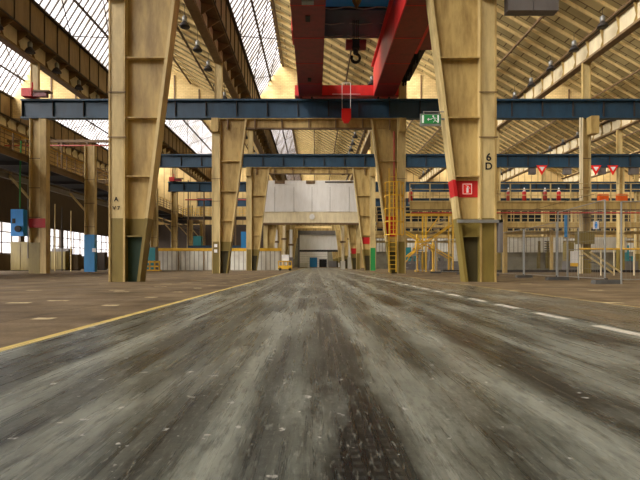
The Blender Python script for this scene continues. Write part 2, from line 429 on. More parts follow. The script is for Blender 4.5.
# ------------------------------------------------------------------ valley girders
def rank(i, words): return words[i]
GN = {-2: 'over the window wall', -1: 'over the row of mezzanine columns', 0: 'at the glazed side of the bridge crane', 1: 'beside the right red crane girder',
      2: 'with pale web and lamps over the single column', 3: 'one aisle beyond the pale lamp-hung girder', 4: 'two aisles beyond the pale lamp-hung girder', 5: 'against the far side wall'}
for j in range(-2, 6):
    cx = -6.29 + 12*j; y1 = YF if j in (0, 1) else YE
    if j == -2: cx = -29.9
    t = thing('valley_girder', 'long roof valley girder ' + GN[j], 'girder', (cx, Y0, 13.71), 'valley girders under the sawtooth roof')
    MB().box(cx-.045, cx+.045, Y0, y1, 13.83, 15.2).build('web', 'beige_pale', t)
    MB().box(cx-.26, cx+.26, Y0, y1, 13.71, 13.85).build('bottom_flange', 'brown_panel', t)
    MB().box(cx-.26, cx+.16, Y0, y1, 14.98, 15.12).build('top_flange', 'brown_dark', t)
    gx = GX+12*j+ (0 if j > -2 else 0)
    # gutter trough and its panelled side
    lx = LX+12*j
    MB().prism([(lx, 15.12), (gx, 14.9), (gx, 14.75), (lx, 14.98)], Y0, y1).build('gutter', 'brown', t)
    MB().box(gx-.08, gx, Y0, y1, 14.75, 16.82).build('side_panel', 'brown_panel', t)
    sm = MB(); st = MB(); y = math.ceil(Y0/(D/10))*(D/10)
    while y < y1:
        sm.box(gx, gx+.05, y-.04, y+.04, 14.75, 16.8)
        # bracket: stiffener shaped like a knee
        if j != 0 or True:
            st.prism([(cx-.24, 13.85), (cx+.24, 13.85), (cx+.10, 14.3), (gx-.02, 14.75), (cx-.24, 14.98), (cx-.10, 14.3)], y-.03, y+.03)
        y += D/10
    sm.box(gx, gx+.05, Y0, y1, 16.72, 16.84); sm.box(gx, gx+.05, Y0, y1, 14.72, 14.82)
    sm.build('panel_joint', 'brown_dark', t)
    s = st.build('stiffener', 'beige' if j > 0 else 'brown_panel', t)
    s['kind'] = 'stuff'

# ------------------------------------------------------------------ high-bay lamps
def lamp(x, y, z, label):
    t = thing('high_bay_lamp', label, 'lamp', (x, y, z), 'high-bay lamps along the valley girders')
    MB().lathe([(.30, -.22), (.31, -.20), (.22, -.02), (.12, .08), (.11, .1)], (x, y, z), 16).build('lamp_shade', 'iron', t, True)
    MB().lathe([(.10, .08), (.14, .12), (.14, .38), (.08, .44)], (x, y, z), 14).build('housing', 'galvanised', t, True)
    MB().tube([(x, y, z+.42), (x, y, z+.62)], .02, 6).build('hook', 'iron', t)
    MB().tube([(x, y, z+.6), (x, y, z+1.0)], .015, 6).build('cable', 'iron', t)
    MB().lathe([(.24, -.215), (.24, -.2)], (x, y, z), 16).build('lens', 'white', t)
    return t
ordn = ['second', 'third', 'fourth', 'fifth', 'sixth', 'seventh', 'eighth', 'ninth', 'tenth', 'eleventh', 'twelfth', 'thirteenth', 'fourteenth', 'fifteenth', 'sixteenth', 'seventeenth', 'eighteenth', 'nineteenth', 'twentieth']
lname = {-1: 'the girder over the mezzanine columns', 0: 'the girder at the glazed side of the crane', 1: 'the girder beside the red crane girder', 2: 'the pale girder over the single column', 3: 'the girder one aisle beyond'}
for j, off, n0, n1 in ((-1, .55, 1.4, 3.2), (0, -1.35, 1.4, 4.9), (1, -1.3, 2.0, 4.9), (2, -.85, 1.62, 4.9), (3, -.9, 2.4, 4.9)):
    n = (1.93 if j == -1 else 1.818) - .2*math.floor((1.818-n0)/.2+1e-6) if n0 < 1.9 else n0; k = 0
    while n < n1:
        x = -6.29+12*j+off; s = Vector((x, n*D, 13.95))
        lab = ('first' if k == 0 else ordn[k-1]) + ' high-bay lamp from the camera along ' + lname[j]
        t = lamp(x, n*D, 14.72 if off < 0 else 14.0, lab)
        if off > 0:
            MB().tube([(x, n*D, 14.95), (x-.1, n*D, 15.0)], .015, 6).build('hanger', 'iron', t)
        else:
            zz = 15.36 + .08
            if abs(off) > .3: MB().tube([(x, n*D, 15.3), (x, n*D, LZ+(.57*(-off-.19)) + .02)], .015, 6).build('hanger', 'iron', t)
        k += 1; n += .2

# ------------------------------------------------------------------ portal frames
def portal(n, label, post_mat='beige_light', web='beige', zb=2.06, detail=True):
    y = n*D; Dp = .5
    t = thing('portal_frame', label, 'portal frame', (-.4, y, 0), 'tapered steel portal frames along the lane')
    C0 = -.4
    for sgn in (-1, 1):
        def X(v): return C0 + sgn*v       # v measured outwards from the frame axis
        def bx(v0, v1, ya, yb, z0, z1):
            a, b = sorted((X(v0), X(v1))); return MB().box(a, b, ya, yb, z0, z1)
        zt = 10.03 if n != 1 else 10.03
        bx(5.72, 6.25, y, y+Dp, zb, zt).build('post', post_mat, t)
        bx(5.72, 6.25, y, y+Dp, 0, zb).build('post_foot', 'olive', t)
        # raised edges of the post face
        e = bx(5.72, 5.78, y-.03, y, 0.0, zt); e2 = bx(6.19, 6.25, y-.03, y, 0.0, zt); e.v += []; i = len(e.v); e.v += e2.v; e.f += [[i+q for q in f] for f in e2.f]
        e.f = e.f
        e.build('edge_strip', post_mat if n > 1 else 'beige', t)
        inner = lambda z: 5.25 - (z/9.1)*1.13     # inner line (distance from axis)
        def quad(z0, z1, pad=0):
            return [(X(5.72), z0), (X(5.72), z1), (X(inner(z1)+pad), z1), (X(inner(z0)+pad), z0)]
        yw = y+.22
        MB().prism(quad(zb, zt, .06), yw, yw+.04).build('web', web, t)
        MB().prism(quad(1.48, zb, .06), yw, yw+.04).build('web_foot', 'olive', t)
        MB().prism(quad(0, 1.48, .06), yw, yw+.04).build('web_foot', ('green_dark' if sgn < 0 and n == 1 else 'olive_dark'), t)  # darker foot panel, with the shade below the stiffener put into its colour
        def flange(z0, z1, m, nm):
            a, b = inner(z0), inner(z1)
            MB().prism([(X(a), z0), (X(b), z1), (X(b+.10), z1), (X(a+.10), z0)], y, y+Dp).build(nm, m, t)
        flange(zb, 10.0, 'beige_light', 'inner_flange'); flange(0, zb, 'olive', 'inner_flange')
        for z in (1.48, 3.42, 5.32, 7.26):
            o = MB(); a, b = sorted((X(5.72), X(inner(z)+.08))); o.box(a, b, y+.02, yw, z-.02, z+.02)
            o.build('stiffener', 'beige' if z > zb else 'olive', t)
        if detail:
            a, b = sorted((X(5.68), X(6.29)))
            for z in (4.65, 6.1):
                MB().box(a, b, y-.05, y-.03, z, z+.03).build('strap', 'brown', t)
    # cross beam with stiffeners
    MB().box(C0-5.72, C0+5.72, y+.2, y+.26, 9.44, 10.03).build('crossbeam_web', web, t)
    MB().box(C0-4.2, C0+4.2, y+.08, y+.34, 9.36, 9.44).build('crossbeam_flange', 'brown', t)
    MB().box(C0-6.25, C0+6.25, y, y+Dp, 9.97, 10.03).build('crossbeam_flange', 'beige', t)
    for k in range(-3, 4):
        MB().box(C0+k*1.75-.04, C0+k*1.75+.04, y+.02, y+.2, 9.32, 9.97).build('crossbeam_stiffener', 'brown', t)
    # bracket under the beam on the outer side
    for sgn in (-1, 1):
        a, b = sorted((C0+sgn*6.25, C0+sgn*5.8)); MB().box(a, b, y-.22, y-.03, 9.1, 9.98).build('bracket', 'beige', t)
    return t
PL = ['nearest tapered beige portal frame, red band and painted column number',
      'second portal frame, yellow ladder cage on one leg',
      'third portal frame, green-painted post at one foot',
      'fourth portal frame, carrying the white cladding panel',
      'fifth portal frame, behind the white cladding panel', 'sixth portal frame, at the dark-framed gate', 'seventh portal frame, beyond the dark-framed gate', 'last portal frame, before the far roller door']
PF = []
for i, n in enumerate((1, 2, 3, 4, 5, 6, 7, 8)):
    PF.append(portal(n, PL[i], detail=(n <= 2)))
f1 = PF[0]; y1 = D
inn = lambda z: 5.25-(z/9.1)*1.13
# red fire band on the nearest frame, right leg
MB().prism([(-.4+5.72, 2.76), (-.4+5.72, 3.30), (-.4+inn(3.30)+.08, 3.30), (-.4+inn(2.76)+.08, 2.76)], y1+.205, y1+.22).build('fire_band', 'band_red', f1)
MB().prism([(-.4+inn(2.76)-.006, 2.76), (-.4+inn(3.30)-.006, 3.30), (-.4+inn(3.30)+.10, 3.30), (-.4+inn(2.76)+.10, 2.76)], y1-.006, y1+.5).build('fire_band', 'band_red', f1)
s = B(4.80, 5.14, y1+.185, y1+.205, 2.84, 3.22).build('fire_sign', 'signal_red', f1); s['label'] = 'red fire extinguisher sign with white border'
fr = MB(); 
for a in (4.82, 5.10): fr.box(a, a+.02, y1+.178, y1+.185, 2.86, 3.20)
for z in (2.86, 3.18): fr.box(4.82, 5.12, y1+.178, y1+.185, z, z+.02)
fr.box(4.94, 5.01, y1+.176, y1+.185, 2.91, 3.07); fr.bar((4.975, y1+.18, 3.07), (4.975, y1+.18, 3.12), .03, .01); fr.bar((4.975, y1+.18, 3.12), (5.06, y1+.18, 3.05), .015, .01); fr.bar((4.92, y1+.18, 3.14), (5.02, y1+.18, 3.12), .015, .01)
fr.build('pictogram', 'white', s)
text_part('6', .34, (5.60, y1-.008, H+107.5*K), 'black', f1)
text_part('D', .32, (5.60, y1-.008, H+98.5*K), 'black', f1)
text_part('A', .20, (-6.41, y1-.008, H+60*K+.18), 'black', f1)
text_part('V 7', .17, (-6.41, y1-.008, H+53*K+.12), 'black', f1)
c = MB().box(4.55, 6.0, y1-.16, y1-.06, 1.90, 2.0).build('clamp_bar', 'galvanised', f1)
MB().box(5.88, 6.0, y1-.16, y1+.4, .95, 2.0).build('conduit_box', 'iron_grey', f1)
f3 = PF[2]
MB().box(5.36, 5.84, 3*D-.05, 3*D-.03, 0, 2.2).build('green_paint', 'signal_green', f3)
MB().prism([(5.32, 2.6), (5.32, 3.25), (-.4+inn(3.25), 3.25), (-.4+inn(2.6), 2.6)], 3*D+.18, 3*D+.21).build('fire_band', 'band_red', f3)
f4 = PF[3]
MB().prism([(5.32, 2.0), (5.32, 2.7), (-.4+inn(2.7), 2.7), (-.4+inn(2.0), 2.0)], 4*D+.18, 4*D+.21).build('fire_band', 'band_red', f4)
f2 = PF[1]
MB().prism([(5.32, 2.4), (5.32, 3.7), (-.4+inn(3.7)+.1, 3.7), (-.4+inn(2.4)+.1, 2.4)], 2*D+.18, 2*D+.21).build('fire_band', 'band_red', f2)
p = MB(); p.tube([(5.12, 2*D+.1, 3.7), (5.12, 2*D+.1, 9.2)], .05, 8); p.build('red_pipe', 'pipe_red', f2)
for k, z in enumerate((1.7, 1.35)): MB().box(-6.5, -6.3, 2*D-.012-.03, 2*D-.03, z, z+.2).build('notice', 'pure_white', f2)

# ------------------------------------------------------------------ blue crane runway beams along X
def runway(n, label):
    y = n*D+.08; x0 = -19.0; x1 = XR-.2
    t = thing('crane_runway_girder', label, 'crane girder', (x0, y, 10.03), 'dark blue crane runway girders')
    MB().box(x0, x1, y-.02+.12, y+.02+.12, 10.13, 11.16).build('web', 'steel_blue', t)
    MB().box(x0, x1, y-.1, y+.34, 11.16, 11.26).build('top_flange', 'steel_blue', t)
    MB().box(x0, x1, y-.1, y+.34, 10.03, 10.13).build('bottom_flange', 'steel_blue', t)
    k = 0; x = x0+.06
    while x < x1:
        MB().box(x-.02, x+.02, y-.05, y+.1, 10.13, 11.16).build('stiffener', 'iron', t); x += 1.98
    MB().box(x0, x1, y+.08, y+.16, 11.26, 11.34).build('rail', 'iron', t)
    return t
RL = {1: 'blue runway girder on the nearest portal frame, overhead', 2: 'blue runway girder crossing in front of the second portal frame, exit-sign side',
      3: 'blue runway girder on the third portal frame, warning triangles under it', 4: 'blue runway girder on the fourth portal frame, behind the gallery rails', 5: 'blue runway girder on the fifth portal frame, beside the end wall'}
for n in (1, 2, 3, 4, 5): runway(n, RL[n])
for n, lb in ((2, 'red end buffer on the girder of the second frame'), (3, 'red end buffer on the girder of the third frame'), (4, 'small red end buffer on the girder of the fourth frame')):
    y = n*D-.06; t = thing('end_buffer', lb, 'crane buffer', (-18.6, y, 11.34), 'red end buffers')
    MB().box(-18.75, -18.1, y-.3, y+.2, 11.34, 11.85).build('buffer_block', 'crane_red', t)
    MB().box(-18.1, -17.2, y-.2, y+.1, 11.34, 11.62).build('buffer_arm', 'crane_dark', t)
    MB().box(-18.0, -17.0, y-.3, y+.2, 11.62, 11.72).build('cap_plate', 'brown', t)
    MB().tube([(-18.2, y, 11.85), (-18.2, y, 12.3)], .05, 8).build('peg', 'crane_red', t)

# ------------------------------------------------------------------ posts on top of the runway beams, carrying the roof
cn = {-18.29: 'over the mezzanine column row', -6.29: 'beside the glazed strip', 5.71: 'beside the bridge crane', 17.71: 'above the single column', 29.71: 'one aisle beyond the single column', 41.71: 'two aisles beyond the single column'}
fn = {1: 'nearest', 2: 'second', 3: 'third', 4: 'fourth', 5: 'fifth'}
for n in (1, 2, 3, 4, 5):
    for x in cn:
        y = n*D
        t = thing('roof_post', 'beige roof post on the %s runway girder %s' % (fn[n], cn[x]), 'roof post', (x, y+.25, 11.26), 'roof posts on the runway girders')
        MB().box(x-.26, x-.20, y+.3, y+.5, 11.26, 13.71).build('flange', 'beige', t)
        MB().box(x+.20, x+.26, y+.3, y+.5, 11.26, 13.71).build('flange', 'beige', t)
        MB().box(x-.2, x+.2, y+.34, y+.40, 11.26, 13.71).build('web', 'beige_light', t)
        MB().box(x-.32, x+.32, y+.28, y+.52, 11.26, 11.34).build('base_plate', 'brown', t)

# ------------------------------------------------------------------ single columns
def column(x, n, z, label, wd=.52, foot=('olive', 2.0), extra=None, loff=0):
    y = n*D
    t = thing('steel_column', label, 'column', (x, y+.2, 0), 'single steel columns beside the aisles')
    h = wd/2
    MB().box(x-h, x-h+.08, y, y+.45, foot[1], z).build('flange', 'beige_light', t)
    MB().box(x+h-.08, x+h, y, y+.45, foot[1], z).build('flange', 'beige_light', t)
    MB().box(x-h+.08, x+h-.08, y+.18, y+.24, foot[1], z).build('web', 'beige', t)
    MB().box(x-h-.01, x+h+.01, y-.01, y+.46, 0, foot[1]).build('foot', foot[0], t)
    for zz in (3.6, 5.5, 7.4):
        if zz < z: MB().box(x-h-.02, x+h+.02, y-.02, y+.0, zz, zz+.05).build('strap', 'brown', t)
    return t
c = column(17.55, 2, 10.03, 'beige column with grey pipes behind the temporary fence')
y = 2*D
MB().box(17.52, 18.02, y-.55, y, 8.9, 10.02).build('bracket', 'beige', c)
for q in (0, 1): MB().tube([(17.02+q*.14, y-.15, 0), (17.02+q*.14, y-.15, 10.0)], .045, 8).build('pipe', 'beige_pale', c)
MB().box(16.92, 17.9, y-.25, y+.3, 1.9, 2.7).build('sleeve', 'olive', c)
column(29.7, 3, 10.03, 'brown-beige column one aisle beyond the single column, third runway girder')
column(17.71, 3, 10.03, 'column half hidden behind the nearest frame post, third runway girder')
column(17.71, 4, 10.03, 'column under the fourth runway girder near the aisle')
column(29.71, 4, 10.03, 'column under the fourth runway girder beneath a warning triangle')
column(41.71, 4, 10.03, 'column under the fourth runway girder near the picture edge')
column(17.71, 5, 10.03, 'column at the end wall under the fifth runway girder')
column(41.71, 5, 10.03, 'column at the end wall two aisles over')
# left mezzanine row
c = column(-18.1, 2, 10.03, 'column with red band and blue box, start of the mezzanine row', wd=.7)
y = 2*D
MB().box(-18.45, -17.4, y-.03, y, 2.95, 3.55).build('fire_band', 'band_red', c)
MB().box(-17.75, -17.35, y, y+.45, 0, 10.0).build('side_member', 'beige', c)
MB().box(-18.75, -18.3, y+.46, y+.8, 0, 8.0).build('rear_member', 'olive', c)
MB().tube([(-19.0, y-.05, 4.2), (-19.0, y-.05, 6.5), (-18.95, y, 8.6)], .05, 8).build('conduit', 'signal_green', c)
c = column(-18.2, 2.5, 10.2, 'column with sky-blue painted foot in the mezzanine row', wd=.82, foot=('sky_blue', 3.0))
MB().box(-17.95, -17.65, 2.5*D-.04, 2.5*D-.015, 1.6, 1.9).build('notice', 'white', c)
nm = ['third', 'fourth', 'fifth', 'sixth', 'seventh', 'last']
for k, n in enumerate((3, 3.5, 4, 4.5, 5)):
    column(-18.2, n, 10.03 if n in (3, 4, 5) else 9.2, '%s beige column of the mezzanine row, receding behind the nearest portal leg' % nm[k], wd=.75, foot=('olive', 1.6) if k % 2 else ('beige', .4))

for kk, o in enumerate([q for q in bpy.data.objects if q.parent is None and q.name.startswith('steel_column') and q.location.x < -17]):
    yb_ = o.location.y+.1
    MB().bar((-18.62, yb_, 4.9), (-19.9, yb_, 6.35), .14).build('knee_brace', 'beige_light', o)
    MB().tube([(-18.7, yb_, 1.0), (-18.7, yb_, 6.0)], .04, 6).build('conduit', 'iron_grey', o)
# blue electrical box
t = thing('electrical_box', 'blue electrical box on the column with red band', 'electrical box', (-18.9, 2*D-.3, 2.4))
MB().box(-19.35, -18.55, 2*D-.45, 2*D-.02, 2.4, 4.1).build('enclosure', 'bright_blue', t)
MB().lathe([(.22, 0), (.22, .04)], (0, 0, 0), 20)
o = MB().tube([(-18.85, 2*D-.46, 2.85), (-18.85, 2*D-.56, 2.85)], .2, 18).build('dial', 'iron', t)
MB().box(-19.25, -19.05, 2*D-.47, 2*D-.45, 3.2, 3.5).build('handle', 'iron', t)

# ------------------------------------------------------------------ bridge crane
t = thing('bridge_crane', 'dark red overhead bridge crane on the blue runway girders', 'crane', (2, 1.5*D, 11.34))
ya, yb = D+.2, 2*D-.05
for x0, x1 in ((-1.03, .42), (3.80, 5.12)):
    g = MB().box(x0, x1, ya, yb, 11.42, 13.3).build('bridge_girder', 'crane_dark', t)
    j_ = MB()
    yy = ya+1.5
    while yy < yb: j_.box(x0-.015, x1+.015, yy, yy+.03, 11.40, 13.3); yy += 2.9
    j_.build('seam', 'crane_red', g)
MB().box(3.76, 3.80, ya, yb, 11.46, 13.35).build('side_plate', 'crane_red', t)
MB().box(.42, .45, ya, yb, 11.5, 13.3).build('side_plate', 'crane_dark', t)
MB().box(3.60, 3.80, ya, yb, 13.3, 13.38).build('walkway_edge', 'crane_red', t)
for yc in (yb+.05, ya-.1):
    MB().box(-1.3, 5.4, yc, yc+.4, 11.42, 12.15).build('end_carriage', 'crane_red', t)
    MB().box(-1.3, 5.4, yc-.03, yc, 11.42, 11.5).build('carriage_edge', 'crane_dark', t)
    for x in (-.9, -.2, 4.1, 4.8):
        MB().tube([(x-.06, yc+.17, 11.50), (x+.06, yc+.17, 11.50)], .16, 16).build('wheel', 'iron', t)
# drop plate marks under the left girder
for n in (1.35, 1.8):
    MB().box(-.42, -.22, n*D, n*D+.5, 11.38, 11.42).build('bolt_plate', 'iron', t)
MB().box(-.55, -.05, 1.27*D, 1.29*D, 11.36, 11.42).build('bolt_plate', 'galvanised', t)
MB().box(-1.15, -1.03, 1.5*D, 1.6*D, 11.9, 12.6).build('limit_switch', 'crane_red', t)
# side platform on the right girder
MB().box(5.24, 6.05, 1.1*D, 1.58*D, 11.5, 13.3).build('side_cabinet', 'crane_dark', t)
MB().box(5.12, 5.24, 1.08*D, 1.59*D, 11.38, 11.95).build('side_plate', 'crane_red', t)
MB().box(5.12, 6.1, 1.6*D, yb, 12.4, 12.48).build('walkway', 'iron', t)
for k in range(7):
    n = 1.61+k*.052; pts = []
    for q in range(9):
        u = q/8; pts.append((5.55, (n+.05*u)*D, 12.42-.85*math.sin(math.pi*u)*(0.7+.3*(k % 2))))
    MB().tube(pts, .05, 8).build('festoon_cable', 'black', t)
rl = MB()
for k in range(8): rl.bar((6.05, (1.6+k*.048)*D, 12.48), (6.05, (1.6+k*.048)*D, 13.4), .04)
rl.bar((6.05, 1.6*D, 13.4), (6.05, yb, 13.4), .04); rl.build('guard_rail', 'crane_red', t)

t = thing('crane_trolley', 'dark trolley with blue end between the red crane girders', 'crane trolley', (2.1, 1.62*D, 13.38))
MB().box(.2, 4.0, 1.565*D, 1.76*D, 13.42, 14.3).build('trolley_body', 'steel_blue', t)
MB().box(.3, 3.9, 1.562*D, 1.565*D, 13.5, 14.3).build('end_frame', 'black', t)
MB().box(.2, 4.0, 1.30*D, 1.56*D, 13.55, 14.3).build('drive_cover', 'bright_blue', t)
MB().prism([(1.8, 13.6), (2.3, 13.6), (2.05, 13.15)], 1.50*D, 1.53*D).build('marker', 'olive', t)
for n in (1.55, 1.65, 1.74):
    pts = [(.45+3.3*q/10, n*D, 13.40-.06*math.sin(q*1.3)) for q in range(11)]
    MB().tube(pts, .03, 6).build('pipe', 'galvanised', t)
hb = thing('hook_block', 'black crane hook with orange-brown pulley blocks under the trolley', 'crane hook', (2.14, 1.63*D, 11.2))
X0, yh = 2.14, 1.63*D
for dx in (-.14, -.05, .05, .14): MB().tube([(X0+dx, yh, 12.3), (X0+dx, yh, 13.42)], .018, 6).build('rope', 'iron', hb)
for dx in (-.36, .36):
    MB().tube([(X0+dx-.17, yh, 12.12), (X0+dx+.17, yh, 12.12)], .27, 20).build('sheave', 'crane_dark', hb, False)
MB().box(X0-.22, X0+.22, yh-.2, yh+.2, 11.9, 12.36).build('pulley_block', 'black', hb)
MB().lathe([(.10, 0), (.14, .05), (.14, .25), (.08, .3)], (X0, yh, 11.62), 14).build('swivel', 'iron', hb)
pts = []
for q in range(17):
    a = math.radians(90 - q*300/16); pts.append((X0+.22*math.cos(a), yh, 11.42+.22*math.sin(a)))
MB().tube(pts, .075, 10).build('hook', 'black', hb, True)

# red hanging warning marker
t = thing('hanging_marker', 'bright red pointed marker hanging on wires below the crane', 'marker', (1.92, 1.9*D, 9.2))
xm, ym = (346.5-315)*1.97*K, 1.982*D
z0, z1 = H+142*1.982*K, H+156*1.982*K
MB().prism([(xm-.30, z1), (xm+.30, z1), (xm+.30, z0+.28), (xm+.14, z0), (xm-.14, z0), (xm-.30, z0+.28)], ym-.12, ym+.12).build('marker_body', 'signal_red', t)
zt = H+182*1.982*K
for s_ in (-1, 1): MB().tube([(xm+s_*.27, ym, z1), (xm+s_*.27, ym, zt)], .022, 6).build('wire', 'pure_white', t)
MB().tube([(xm-.9, ym, z1+.95), (xm+.9, ym, z1+.95)], .02, 6).build('cross_wire', 'pure_white', t)
MB().tube([(xm-.27, ym, zt), (xm+.27, ym, zt)], .022, 6).build('cross_wire', 'pure_white', t)
MB().tube([(xm, ym, zt), (xm, 2*D+.01, zt)], .022, 6).build('support_arm', 'galvanised', t)

# ------------------------------------------------------------------ exit sign
ye = D+.05; t = thing('exit_sign', 'green running-man exit sign on the sloped flange of the nearest frame', 'exit sign', (3.7, ye, 5.0))
ex0, ex1 = (420.5-315)*K, (441.5-315)*K; ez0, ez1 = H+(265-124)*K, H+(265-114.5)*K
MB().box(ex0, ex1, ye-.03, ye+.05, ez0-.05, ez1+.03).build('housing', 'galvanised', t)
s = MB().box(ex0+.03, ex1-.03, ye-.04, ye-.03, ez0+.02, ez1).build('sign_face', 'signal_green', t)
pc = MB(); cx = (ex0+ex1)/2; cz = (ez0+ez1)/2; yy = ye-.045
pc.box(ex0+.05, ex0+.11, yy, ye-.04, ez0+.04, ez1-.02)
pc.bar((cx-.10, yy, cz), (cx+.02, yy, cz), .02, .02); pc.bar((cx-.11, yy, cz), (cx-.07, yy, cz+.04), .02, .02); pc.bar((cx-.11, yy, cz), (cx-.07, yy, cz-.04), .02, .02)
pc.bar((cx+.08, yy, cz+.06), (cx+.14, yy, cz-.03), .05, .012); pc.bar((cx+.14, yy, cz-.03), (cx+.20, yy, cz-.09), .03, .012)
pc.bar((cx+.13, yy, cz-.03), (cx+.07, yy, cz-.10), .03, .012); pc.bar((cx+.09, yy, cz+.05), (cx+.02, yy, cz+.02), .02, .012); pc.bar((cx+.10, yy, cz+.05), (cx+.18, yy, cz+.03), .02, .012)
pc.box(cx+.05, cx+.10, yy, ye-.04, cz+.08, cz+.12); pc.box(ex1-.13, ex1-.08, yy, ye-.04, ez0+.04, ez1-.02)
pc.build('pictogram', 'pure_white', s)
MB().tube([(ex0+.1, ye, ez1+.10), (ex1+.12, ye, ez1+.10)], .02, 6).build('mount_rail', 'galvanised', t)
for x in (ex0+.12, ex1-.08): MB().tube([(x, ye, ez1+.02), (x, ye, ez1+.11)], .012, 6).build('mount_stub', 'galvanised', t)
MB().box(ex1, ex1+.16, ye-.01, ye+.04, ez0+.15, ez0+.2).build('bracket', 'galvanised', t)

# grey box hanging at the top right
t = thing('cable_box', 'dark grey split box hanging high beside the numbered post', 'electrical box', (7.0, D, 8.74))
MB().box(6.22, 7.02, D-.05, D+.3, 8.74, 9.7).build('cabinet', 'iron_grey', t); MB().box(7.04, 7.84, D-.05, D+.3, 8.74, 9.7).build('cabinet', 'iron_grey', t)
for x in (6.5, 7.5): MB().tube([(x, D+.15, 9.7), (x, D+.15, 10.04)], .03, 8).build('hanger', 'iron', t)

# ------------------------------------------------------------------ galleries / walkways
def gallery_x(x0, x1, y, z, dep, label, mbeam='beige', mrail='yellow', depth=.55, step=1.25, dark=True, name='gallery'):
    t = thing(name, label, 'gallery', ((x0+x1)/2, y, z), 'cross galleries with rails')
    MB().box(x0, x1, y, y+.12, z-depth, z).build('edge_beam', mbeam, t)
    MB().box(x0, x1, y-.05, y+.17, z-.05, z+.02).build('beam_flange', 'beige_light', t)
    MB().box(x0, x1, y-.05, y+.17, z-depth-.04, z-depth+.04).build('beam_flange', 'brown', t)
    MB().box(x0, x1, y+.12, y+dep, z-.12, z).build('deck', 'iron_grey', t)
    n = min(40, max(1, int((x1-x0)/step)))
    for k in range(n+1):
        x = x0+(x1-x0)*k/n
        MB().box(x-.03, x+.03, y+.02, y+.08, z+.02, z+1.1).build('rail_post', mrail, t)
    for zz in (.38, .74, 1.1):
        MB().tube([(x0, y+.05, z+zz), (x1, y+.05, z+zz)], .028, 6).build('handrail', mrail, t)
    return t
g = gallery_x(5.95, XR-.5, 1.94*D, 4.55, .72, 'beige gallery with railing abutting the second portal frame', mrail='beige_light')
MB().tube([(6.0, 1.94*D-.1, 3.80), (XR-1, 1.94*D-.1, 3.80)], .05, 6).build('pipe', 'pipe_red', g)
for n, z, lb in ((3.06, 4.75, 'second beige gallery behind the fenced area, under the third runway girder'), (4.06, 4.6, 'third beige gallery, under the fourth runway girder')):
    g = gallery_x(6.1, XR-.5, n*D-.3, z, 1.5, lb, mrail='beige_light', step=1.6)
    MB().box(6.1, XR-1, n*D+1.0, n*D+1.12, z-1.1, z-.8).build('lower_beam', 'beige_light', g)
# posts that carry the galleries
for i, (x, n) in enumerate([(12, 1.94), (22.5, 1.94), (12, 3.06), (23.5, 3.06), (35.5, 3.06), (12, 4.06), (23.7, 4.06), (35.7, 4.06), (47.5, 4.06)]):
    t = tag(MB().box(x-.12, x+.12, n*D+.2, n*D+.44, 0, 4.05).build('gallery_post', 'beige', None), 'slim beige post under the %s gallery, %s from the lane' % ({1.94: 'nearest', 3.06: 'second', 4.06: 'third'}[n], {12: 'first post', 22.5: 'second post', 23.5: 'second post', 23.7: 'second post', 35.5: 'third post', 35.7: 'third post', 47.5: 'fourth post'}[x]), 'post', 'posts under the galleries')

# left mezzanine along Y
def gallery_y(x0, x1, ya, yb, z, label):
    t = thing('mezzanine_walkway', label, 'walkway', (x0, ya, z), None)
    MB().box(x1-.1, x1, ya, yb, z-.42, z).build('edge_beam', 'brown', t)
    MB().box(x1-.16, x1+.08, ya, yb, z-.04, z+.03).build('beam_flange', 'brown', t)
    MB().box(x0, x1-.1, ya, yb, z-.1, z-.03).build('deck', 'black', t)
    y = ya; k = 0
    while y < yb:
        MB().box(x1-.1, x1-.04, y-.03, y+.03, z, z+1.15).build('rail_post', 'brown', t)
        if k % 3 == 0:
            MB().bar((x0, y, z-.1), (x1-.1, y, z-1.3), .1).build('brace', 'iron_grey', t)
            MB().box(x0, x1-.1, y-.06, y+.06, z-.35, z-.1).build('cross_beam', 'iron', t)
        y += 1.29; k += 1
    for zz in (.3, .6, .88, 1.15): MB().tube([(x1-.07, ya, z+zz), (x1-.07, yb, z+zz)], .025, 6).build('handrail', 'brown' if zz < 1.1 else 'yellow', t)
    # second, lower beam
    MB().box(x1-1.3, x1-1.15, ya, yb, z-1.5, z-1.15).build('lower_beam', 'iron_grey', t)
    return t
gallery_y(-22.5, -18.75, .6*D, 5.1*D, 7.65, 'dark mezzanine walkway with brown railing over the window side')
t = gallery_x(-30, -19.2, 3.0*D+1, 10.9, 1.6, 'upper cross gallery with red pipe over the window side', mbeam='brown_panel', mrail='brown', depth=.35)if False else None
g = gallery_x(-30.0, -19.2, 3.0*D+1, 9.0, 1.6, 'upper cross gallery with red pipe above the mezzanine walkway', mbeam='brown_panel', mrail='brown', depth=.35)
MB().tube([(-30.0, 3*D, 12.1), (-19.2, 3*D, 12.1)], .07, 8).build('pipe', 'pipe_red', g)
MB().box(-30.0, -19.2, 3*D+.3, 3*D+.5, 12.5, 12.75).build('upper_beam', 'brown', g)
for k in range(5): MB().box(-29.8+k*2.5, -29.65+k*2.5, 3*D+.3, 3*D+.5, 9.0, 12.5).build('hanger', 'brown', g)
g = gallery_x(-18.6, -6.9, 4.35*D, 7.4, 1.6, 'cross gallery with red pipes between mezzanine row and lane', mbeam='brown_dark', mrail='yellow', depth=.5, step=.6)
MB().tube([(-18.0, 4.3*D, 11.4), (-6.8, 4.3*D, 11.4)], .07, 8).build('pipe', 'pipe_red', g)
MB().tube([(-18.0, 4.3*D, 9.6), (-6.8, 4.3*D, 9.6)], .09, 8).build('pipe', 'pipe_red', g)
for k in range(6): MB().box(-17.8+k*2.2, -17.65+k*2.2, 4.33*D, 4.34*D, 0, 12.4).build('hanger', 'brown', g)
